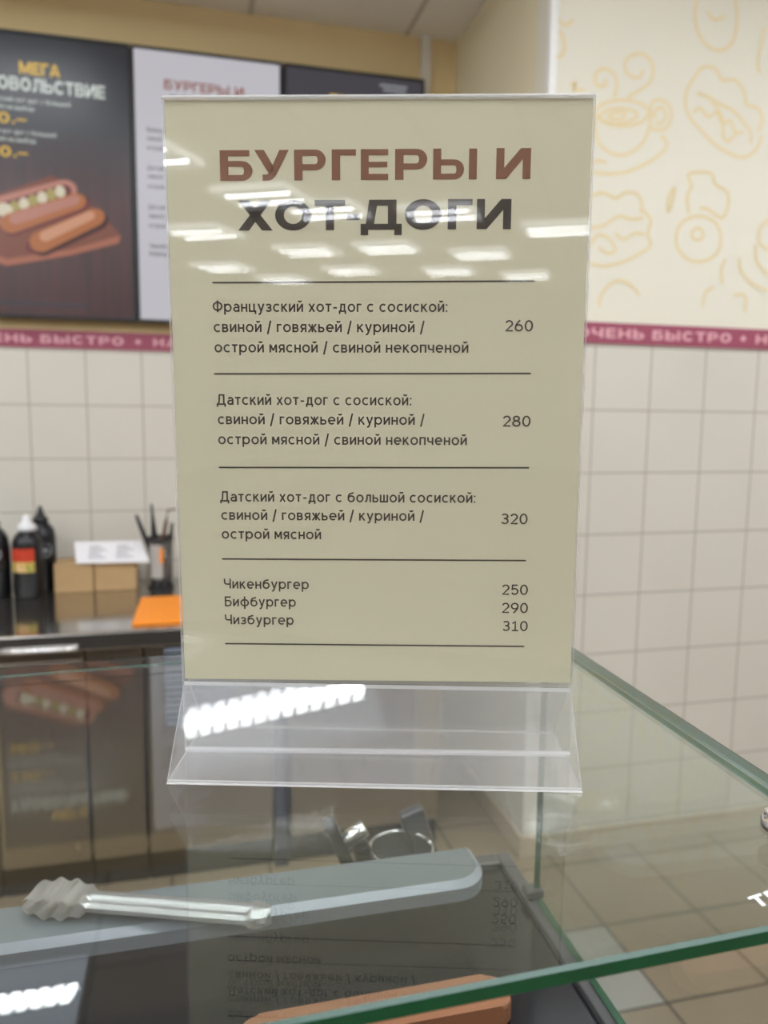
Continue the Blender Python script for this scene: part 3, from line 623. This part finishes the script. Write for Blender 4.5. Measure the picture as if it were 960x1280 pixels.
for q in range(2):
    mb = MB()
    for k in range(6): mb.polys([Rc(.055 + .095 * q, .024 + .013 * k, .115 + .095 * q - .012 * (k % 3), .029 + .013 * k)], on_sheet(.0015))
    mb.build('print', M['grey_print'], pr)
# cup of knives
cx, cy = -.119, 2.905
cup = thing('utensil_cup', 'smoky cup with a grey label holding dark handled knives', 'cup', (cx, cy, CZ))
MB().lathe([(0, CZ), (.042, CZ), (.046, CZ + .19), (.0435, CZ + .19), (.040, CZ + .004), (0, CZ + .004)], cx, cy, m=M['smoke']).build('wall', None, cup)
mb = MB(); mb.lathe([(.0435, CZ + .180), (.0475, CZ + .180), (.0475, CZ + .192), (.0435, CZ + .192), (.0435, CZ + .180)], cx, cy, m=M['black_plastic']); mb.build('rim', None, cup); MB().lathe([(.0425, CZ), (.0465, CZ), (.0465, CZ + .01), (.0425, CZ + .01), (.0425, CZ)], cx, cy, m=M['black_plastic']).build('foot_ring', None, cup)
mb = MB(); rot_patch(mb, .0462, CZ + .045, CZ + .165, -140, -80, cx, cy, M['cup_label']); rot_patch(mb, .0466, CZ + .10, CZ + .155, -92, -78, cx, cy, M['orange'], 4); mb.build('label', None, cup)
def knife(p0, p1, r0, r1, m, label, hooked=False):
    p0 = Vector(p0); p1 = Vector(p1); mid = p0.lerp(p1, .5)
    k = thing('kitchen_knife', label, 'knife', p0, 'utensils in the cup')
    MB().tube([p0, mid], .0035, 8).build('blade', M['bright_steel'], k)
    pts = [mid, mid.lerp(p1, .3), mid.lerp(p1, .7), p1]; rr = [r0 * .8, r0, r1, r1 * .7]
    if hooked: pts.append(p1 + Vector((.028, 0, .003))); rr.append(r1 * .6)
    MB().tube(pts, rr, 10).build('handle', m, k)
knife((cx + .008, cy, CZ + .008), (-.200, 2.885, CZ + .275), .009, .008, M['black_plastic'], 'black handled utensil leaning left in the cup')
knife((cx - .01, cy + .012, CZ + .008), (-.148, 2.92, CZ + .31), .011, .006, M['black_plastic'], 'tapering black utensil standing tallest in the cup')
knife((cx - .018, cy - .012, CZ + .008), (-.090, 2.89, CZ + .29), .008, .007, M['brown_handle'], 'brown handled utensil with a bent tip leaning right in the cup', True)
knife((cx + .015, cy - .01, CZ + .008), (-.076, 2.91, CZ + .24), .007, .007, M['black_gloss'], 'black utensil at the right rim of the cup')
ob = thing('cutting_board', 'bright orange plastic cutting board lying near the worktop edge', 'cutting board', (-.04, 2.55, CZ))
MB().prism([(-.187, 2.385), (.105, 2.385), (.105, 2.725), (-.180, 2.725)], CZ, CZ + .010, bev=.003).build('board', M['orange'], ob)

# ------------------------------------------------------------------ glass display case
GX1, GY0, GY1, GZ, GT = .3015, .2191, .603, 1.2721, .0075
GX0 = -1.2
FRONT_SKEW = 0.022   # the pane's edges are not quite square to one another
REAR_SKEW, SIDE_SKEW = 0.055, 0.027
case = thing('display_case', 'glass topped display case with a dark deck in the foreground', 'display case', (-.45, .45, 0))
def pane(x0, y0, z0, x1, y1, z1, bev, name):
    mb = MB(); mb.mi(M['glass']); mb.mi(M['glass_edge']); mb.mi(M['glass_bevel'])
    mb.box(x0, y0, z0, x1, y1, z1, bev, M['glass'], 1)
    mb.b.faces.ensure_lookup_table(); mb.b.normal_update()
    thin = min(range(3), key=lambda i: (x1 - x0, y1 - y0, z1 - z0)[i])
    for f in mb.b.faces:
        n_ = f.normal; a = abs(n_[thin])
        f.material_index = 0 if a > .95 else (1 if a < .1 and max(abs(n_[i]) for i in range(3) if i != thin) > .95 else 2)
    if name == 'glass_top':
        for v in mb.b.verts:
            if v.co.y < .4: v.co.y += FRONT_SKEW * (v.co.x - .15)
            else: v.co.y += REAR_SKEW * (v.co.x + .009)
        mb.mi(M['glass_side'])
        for f in mb.b.faces:
            if f.material_index == 1 and f.normal.y > .9: f.material_index = 0
            if f.material_index == 1 and f.normal.x > .9: f.material_index = 3
    return mb.build(name, None, case)
pane(GX0, GY0, GZ - GT, GX1, GY1, GZ, .0013, 'glass_top')
pane(GX1 - .0065, GY0 + .012, 1.0235, GX1 - .0005, GY1 - .0015, GZ - GT - .0003, .0006, 'side_glass')
pane(GX0 + .0005, GY0 + .012, 1.0235, GX0 + .0065, GY1 - .0015, GZ - GT - .0003, .0006, 'side_glass')
DZ = 1.023
MB().box(GX0, GY0 + .01, DZ - .02, .288, .662, DZ - .006, .001).build('deck', M['deck'], case)
mb = MB()
mb.box(.2865, GY0 + .005, DZ - .03, .3005, .677, DZ, .002); mb.box(GX0, .660, DZ - .03, .2865, .677, DZ, .002); mb.box(GX0, GY0 + .005, DZ - .03, .2865, GY0 + .02, DZ, .002)
mb.build('deck_rim', M['rim'], case)
MB().box(.288, .597, DZ, .3045, .612, DZ + .008, .002).build('glass_clip', M['rim'], case)
MB().box(GX0, GY0 + .03, 0, .280, .655, DZ - .03, .003).build('base_cabinet', M['base_body'], case)
MB().box(GX0, .655, .90, .245, .815, .94, .003).build('rear_shelf', M['base_body'], case)
for o in list(COL.objects):
    if o.parent == case and o.name.split('.')[0] in ('glass_top', 'side_glass', 'deck', 'deck_rim', 'glass_clip', 'base_cabinet'):
        for v in o.data.vertices:
            if v.co.x > .1: v.co.x += SIDE_SKEW * (v.co.y - .60)
# grey ledge with a rolled front lip and rounded corner
LZ = 1.073
def rounded(x0, y0, x1, y1, r):
    return [(x0, y0), (x1 - r, y0)] + arc(x1 - r, y0 + r, r, r, -90, 0, 8)[1:] + [(x1, y1)] + [(x0, y1)]
led = MB(); led.prism(rounded(GX0, .567, .233, .613, .024), LZ - .004, LZ, bev=.0012).build('ledge', M['ledge'], case)
mb = MB(); base = rounded(GX0, .560, .237, .613, .028); inn = rounded(GX0, .568, .2325, .613, .0235)
seq = list(range(1, len(base) - 1))
for (oa, za, ob_, zb) in ((0, LZ + .0005, 1, LZ - .003), (1, LZ - .003, 1, LZ - .014), (1, LZ - .014, 0, LZ - .014)):
    A = inn if oa == 0 else base; C = inn if ob_ == 0 else base; idx = [0] + seq
    for i, j_ in zip(idx, idx[1:]): mb.poly([(A[i][0], A[i][1], za), (A[j_][0], A[j_][1], za), (C[j_][0], C[j_][1], zb), (C[i][0], C[i][1], zb)])
bmesh.ops.remove_doubles(mb.b, verts=mb.b.verts, dist=1e-5)
lip = mb.build('ledge_lip', M['ledge_lip'], case)
for x in (-1.1, -.6, -.25): MB().box(x, .585, DZ - .006, x + .03, .605, LZ - .004, .001).build('ledge_bracket', M['rim'], case)
mb = MB(); mb.polys(bold('ТЕ', 0, .0150, 0, .0070, .2), lambda a, b_: (.2075 + a * .985 + b_ * .08, .2312 + a * .17 + b_ * .93, GZ + .0002)); mb.build('lettering', M['white_vinyl'], case)
mb = MB(); mb.lathe([(0, GZ), (.0135, GZ), (.0135, GZ + .003), (.0120, GZ + .0055), (.0095, GZ + .006), (0, GZ + .006)], .2645, .2775, 32, M['chrome']); mb.build('glass_connector', None, case)
# wooden board on the deck
wb = tag(MB().prism([(.039, .472)] + arc(.211, .482, .010, .010, -90, 0, 6) + arc(.207, .494, .014, .012, 0, 90, 6) + arc(.039, .490, .016, .015, 90, 180, 6) + arc(.039, .485, .016, .013, 180, 270, 6), DZ - .006, DZ + .012, bev=.003).build('wooden_board', M['board']), 'narrow wooden board with rounded ends lying on the dark deck', 'wooden board')
# tongs on the ledge
tg_ = thing('serving_tongs', 'stainless serving tongs with a ridged head resting on the grey ledge', 'tongs', (-.04, .58, LZ))
PA = Vector((.0515, .5445, 0)); PB_ = Vector((-.130, .6085, 0)); dT = (PB_ - PA).normalized(); nT = Vector((-dT.y, dT.x, 0)); LT = (PB_ - PA).length
def tong_arm(zs, flip):
    mb = MB(); nu, nv = 90, 14; grid = []
    for i in range(nu + 1):
        u = i / nu; row = []
        w = .0108
        if u < .06: w = .0108 * math.sqrt(max(0.02, 1 - (1 - u / .06) ** 2))
        if u > .74: w = .0108 + .0035 * min(1, (u - .74) / .05) - .003 * max(0, (u - .93) / .07)
        for j in range(nv + 1):
            v = -1 + 2 * j / nv; z = zs(u)
            if .08 < u < .74: z += flip * (.0028 * max(0, 1 - abs(v) / .28) - .002 * max(0, (abs(v) - .8) / .2))
            elif u <= .08: z += flip * (.003 * (1 - v * v))
            else: z += flip * (.0024 * math.sin((u - .74) * 2 * PI * 14) * (1 - .3 * abs(v)) + .004 * math.sin((u - .74) / .26 * PI))
            p = PA + dT * (u * LT) + nT * (v * w); row.append(mb.b.verts.new((p.x, p.y, LZ + z)))
        grid.append(row)
    for i in range(nu):
        for j in range(nv): mb.b.faces.new((grid[i][j], grid[i + 1][j], grid[i + 1][j + 1], grid[i][j + 1]))
    bmesh.ops.solidify(mb.b, geom=mb.b.faces[:], thickness=.0009)
    return mb.build('arm', M['bright_steel'], tg_, True)
tong_arm(lambda u: .0120 + .001 * u, 1); tong_arm(lambda u: .0045 + .002 * u, -1)
mb = MB(); pts = [(PA + dT * .010 + Vector((0, 0, LZ + .0050))), (PA + dT * .003 + Vector((0, 0, LZ + .0065))), (PA + dT * .003 + Vector((0, 0, LZ + .0100))), (PA + dT * .010 + Vector((0, 0, LZ + .0115)))]
for a, c in zip(pts, pts[1:]): mb.poly([a - nT * .006, a + nT * .006, c + nT * .006, c - nT * .006])
bmesh.ops.remove_doubles(mb.b, verts=mb.b.verts, dist=1e-5); bmesh.ops.solidify(mb.b, geom=mb.b.faces[:], thickness=.0009); mb.build('spring_end', M['bright_steel'], tg_, True)
# steel pot and black tool on the rear shelf
px, py = .2085, .742
pot = thing('metal_pot', 'small round metal pot with a bright rim behind the grey ledge', 'pot', (px, py, .94))
MB().lathe([(0, .94), (.028, .94), (.031, .944), (.033, 1.000), (.0315, 1.000), (.0295, .945), (0, .943)], px, py, m=M['kick']).build('body', None, pot)
mb = MB(); ring = [(px + .0335 * math.cos(2 * PI * k / 40), py + .0335 * math.sin(2 * PI * k / 40), 1.001) for k in range(41)]; mb.tube(ring, .0018, 8); mb.build('rim', M['chrome'], pot)
MB().box(.0, -.008, .0, .028, .008, .085, .003, mtx=Matrix.Translation((.240, .772, .941)) @ Matrix.Rotation(-.32, 4, 'Y')).build('handle', M['rim'], pot)  # grey bar built in place of a faint reflection in the glass
tool = thing('tape_dispenser', 'black handled tool with a silver roll behind the grey ledge', 'tool', (.15, .735, .94))
MB().box(-.0065, -.010, 0, .0065, .010, .112, .002, mtx=Matrix.Translation((.172, .735, .942)) @ Matrix.Rotation(-.40, 4, 'Y')).build('handle', M['black_plastic'], tool)
MB().box(-.009, -.012, 0, .009, .012, .075, .003, mtx=Matrix.Translation((.180, .735, .945)) @ Matrix.Rotation(-.25, 4, 'Y')).build('block', M['black_gloss'], tool)
mb = MB(); q = Matrix.Translation((.1565, .733, 1.027)) @ Matrix.Rotation(1.05, 4, 'Y')
mb.lathe([(0, -.0125), (.009, -.0125), (.0095, -.012), (.0095, .012), (.009, .0125), (0, .0125)], 0, 0, 24, M['chrome'], q); mb.build('roll', None, tool)

# ------------------------------------------------------------------ the sign: acrylic holder and menu card
c0v = Vector((.0953, .3935, -.1447 + H)); yaw, lean, roll = -.264, -.0201, .0082
axh = Vector((math.cos(yaw), math.sin(yaw), 0)); nh = Vector((-math.sin(yaw), math.cos(yaw), 0))
uz = Vector((0, 0, 1)) * math.cos(lean) + nh * math.sin(lean)
SA = axh * math.cos(roll) + uz * math.sin(roll); SU = uz * math.cos(roll) - axh * math.sin(roll); SN = SA.cross(SU) * -1   # SN points away from the viewer
if SN.dot(nh) < 0: SN = -SN
mm = .001
def card_pt(d): return lambda a, b_: c0v + SA * ((a - 105) * mm) + SU * (b_ * mm) + SN * d
def slab(mb, a0, b0, a1, b1, d0, d1, m=None, bev=0):
    fn = lambda x, y, z: c0v + SA * (x * mm) + SU * (y * mm) + SN * z
    return mb.prism([(a0 - 105, b0), (a1 - 105, b0), (a1 - 105, b1), (a0 - 105, b1)], d0, d1, m, fn, bev)
card = thing('menu_card', 'cream menu card listing burgers and hot dogs in the clear stand', 'menu card', tuple(c0v))
mb = MB(); slab(mb, 0, 1.5, 210, 298.5, 0, .0003); mb.build('sheet', M['card'], card)
CF = card_pt(-.00012)
mb = MB()
for ch, a, b_ in [('Б', 26.6, 42.8), ('У', 43.9, 61.0), ('Р', 63.6, 79.3), ('Г', 82.3, 94.3), ('Е', 96.7, 110.3), ('Р', 113.7, 129.6), ('Ы', 132.5, 154.1), ('И', 163.6, 180.6)]:
    mb.polys(bold(ch, a, b_, 260.6 + .004 * (a - 26), 14.5), CF)
mb.build('heading', M['ink_brown'], card)['label'] = 'brown heading line'
mb = MB()
for ch, a, b_ in [('Х', 35.0, 52.4), ('О', 53.7, 71.8), ('Т', 73.6, 88.8), ('-', 89.8, 96.0), ('Д', 96.6, 117.2), ('О', 118.7, 136.9), ('Г', 140.1, 152.3), ('И', 154.5, 171.6)]:
    mb.polys(bold(ch, a, b_, 236.9 + .004 * (a - 35), 14.4), CF)
mb.build('heading', M['ink_dark'], card)['label'] = 'dark heading line'
LINES = [
    ('Французский хот-дог с сосиской:', 21.0, 140.6, 197.1),
    ('свиной / говяжьей / куриной /', 21.3, 128.9, 187.0),
    ('острой мясной / свиной некопченой', 21.4, 151.5, 176.8),
    ('260', 170.0, 184.1, 187.5),
    ('Датский хот-дог с сосиской:', 21.7, 122.7, 150.1),
    ('свиной / говяжьей / куриной /', 22.1, 129.4, 140.1),
    ('острой мясной / свиной некопченой', 22.0, 151.6, 129.7),
    ('280', 170.0, 184.3, 139.4),
    ('Датский хот-дог с большой сосиской:', 22.1, 156.7, 99.5),
    ('свиной / говяжьей / куриной /', 22.5, 129.6, 89.7),
    ('острой мясной', 22.5, 75.3, 79.5),
    ('320', 170.4, 184.3, 88.3),
    ('Чикенбургер', 22.9, 68.5, 52.3),
    ('Бифбургер', 23.1, 61.4, 42.5),
    ('Чизбургер', 22.9, 60.1, 32.5),
    ('250', 171.8, 185.6, 50.1),
    ('290', 172.0, 185.9, 40.1),
    ('310', 172.6, 186.1, 30.1)]
mb = MB()
for s_, a, b_, y in LINES:
    if s_[0].isdigit(): mb.polys(fit_text(s_, a, b_, y, 5.6, DG, .135, .13), CF)
    else: mb.polys(fit_text(s_, a, b_, y, 4.05), CF)
mb.build('price_list', M['ink_dark'], card)
for a, y0, b_, y1 in [(21.2, 211.5, 184.3, 212.3), (20.7, 165.9, 183.7, 166.5), (21.9, 117.5, 184.3, 118.1), (22.2, 68.5, 184.1, 68.8), (22.7, 21.6, 184.6, 21.6)]:
    MB().polys([[(a, y0 - .4), (b_, y1 - .4), (b_, y1 + .4), (a, y0 + .4)]], CF).build('ruled_line', M['ink_dark'], card)
hold = thing('sign_holder', 'clear acrylic sign stand with a triangular base on the glass top', 'sign holder', tuple(c0v))
HB_ = -40.2
def sheet(name, a0, b0, a1, b1, d0, d1):
    mb = MB(); mb.mi(M['acrylic']); mb.mi(M['acrylic_edge']); slab(mb, a0, b0, a1, b1, d0, d1)
    mb.b.normal_update()
    for f in mb.b.faces: f.material_index = 0 if abs(f.normal.dot(SN)) > .9 else 1
    return mb.build(name, None, hold)
sheet('front_panel', -1.0, HB_ + 1.4, 211.0, 299.0, -.0018, -.0004); sheet('back_panel', -1.0, HB_ + 1.4, 211.0, 299.0, .0007, .0021)
mb = MB(); slab(mb, -1.0, HB_, 211.0, HB_ + 1.4, -.0018, .0021); mb.build('bottom_fold', M['acrylic_edge'], hold)
mb = MB(); slab(mb, -1.0, 299.0, 211.0, 300.2, -.0018, .0021, None, .0003); mb.build('top_fold', M['acrylic_edge'], hold)
# triangular base standing level on the glass
B0 = Vector((c0v.x, c0v.y, GZ)) + nh * (-.0012); tp = .0395; hw = .0375; th = .0018; bw = .1045
def base_sheet(name, prof):      # prof: quad in (n, z), swept along the width
    mb = MB(); mb.mi(M['acrylic_base']); mb.mi(M['acrylic_edge'])
    A = [B0 - axh * bw + nh * n_ + Vector((0, 0, z)) for n_, z in prof]; C = [B0 + axh * bw + nh * n_ + Vector((0, 0, z)) for n_, z in prof]
    va = [mb.b.verts.new(p) for p in A]; vc = [mb.b.verts.new(p) for p in C]
    L = [math.dist(prof[k], prof[(k + 1) % 4]) for k in range(4)]
    for k in range(4):
        f = mb.b.faces.new((va[k], va[(k + 1) % 4], vc[(k + 1) % 4], vc[k])); f.material_index = 0 if L[k] > .01 else 1
    for f in (mb.b.faces.new(va), mb.b.faces.new(vc)): f.material_index = 1
    return mb.build(name, None, hold)
base_sheet('front_slope', [(-hw, .0003), (-hw + th * 1.3, .0003), (-.0022 + 0, tp), (-.0022, tp + .0022)])
base_sheet('rear_slope', [(hw, .0003), (hw - th * 1.3, .0003), (.0049, tp), (.0049, tp + .0022)])
base_sheet('base_plate', [(-hw + th * 1.5, .0002), (hw - th * 1.5, .0002), (hw - th * 1.5, .0016), (-hw + th * 1.5, .0016)])
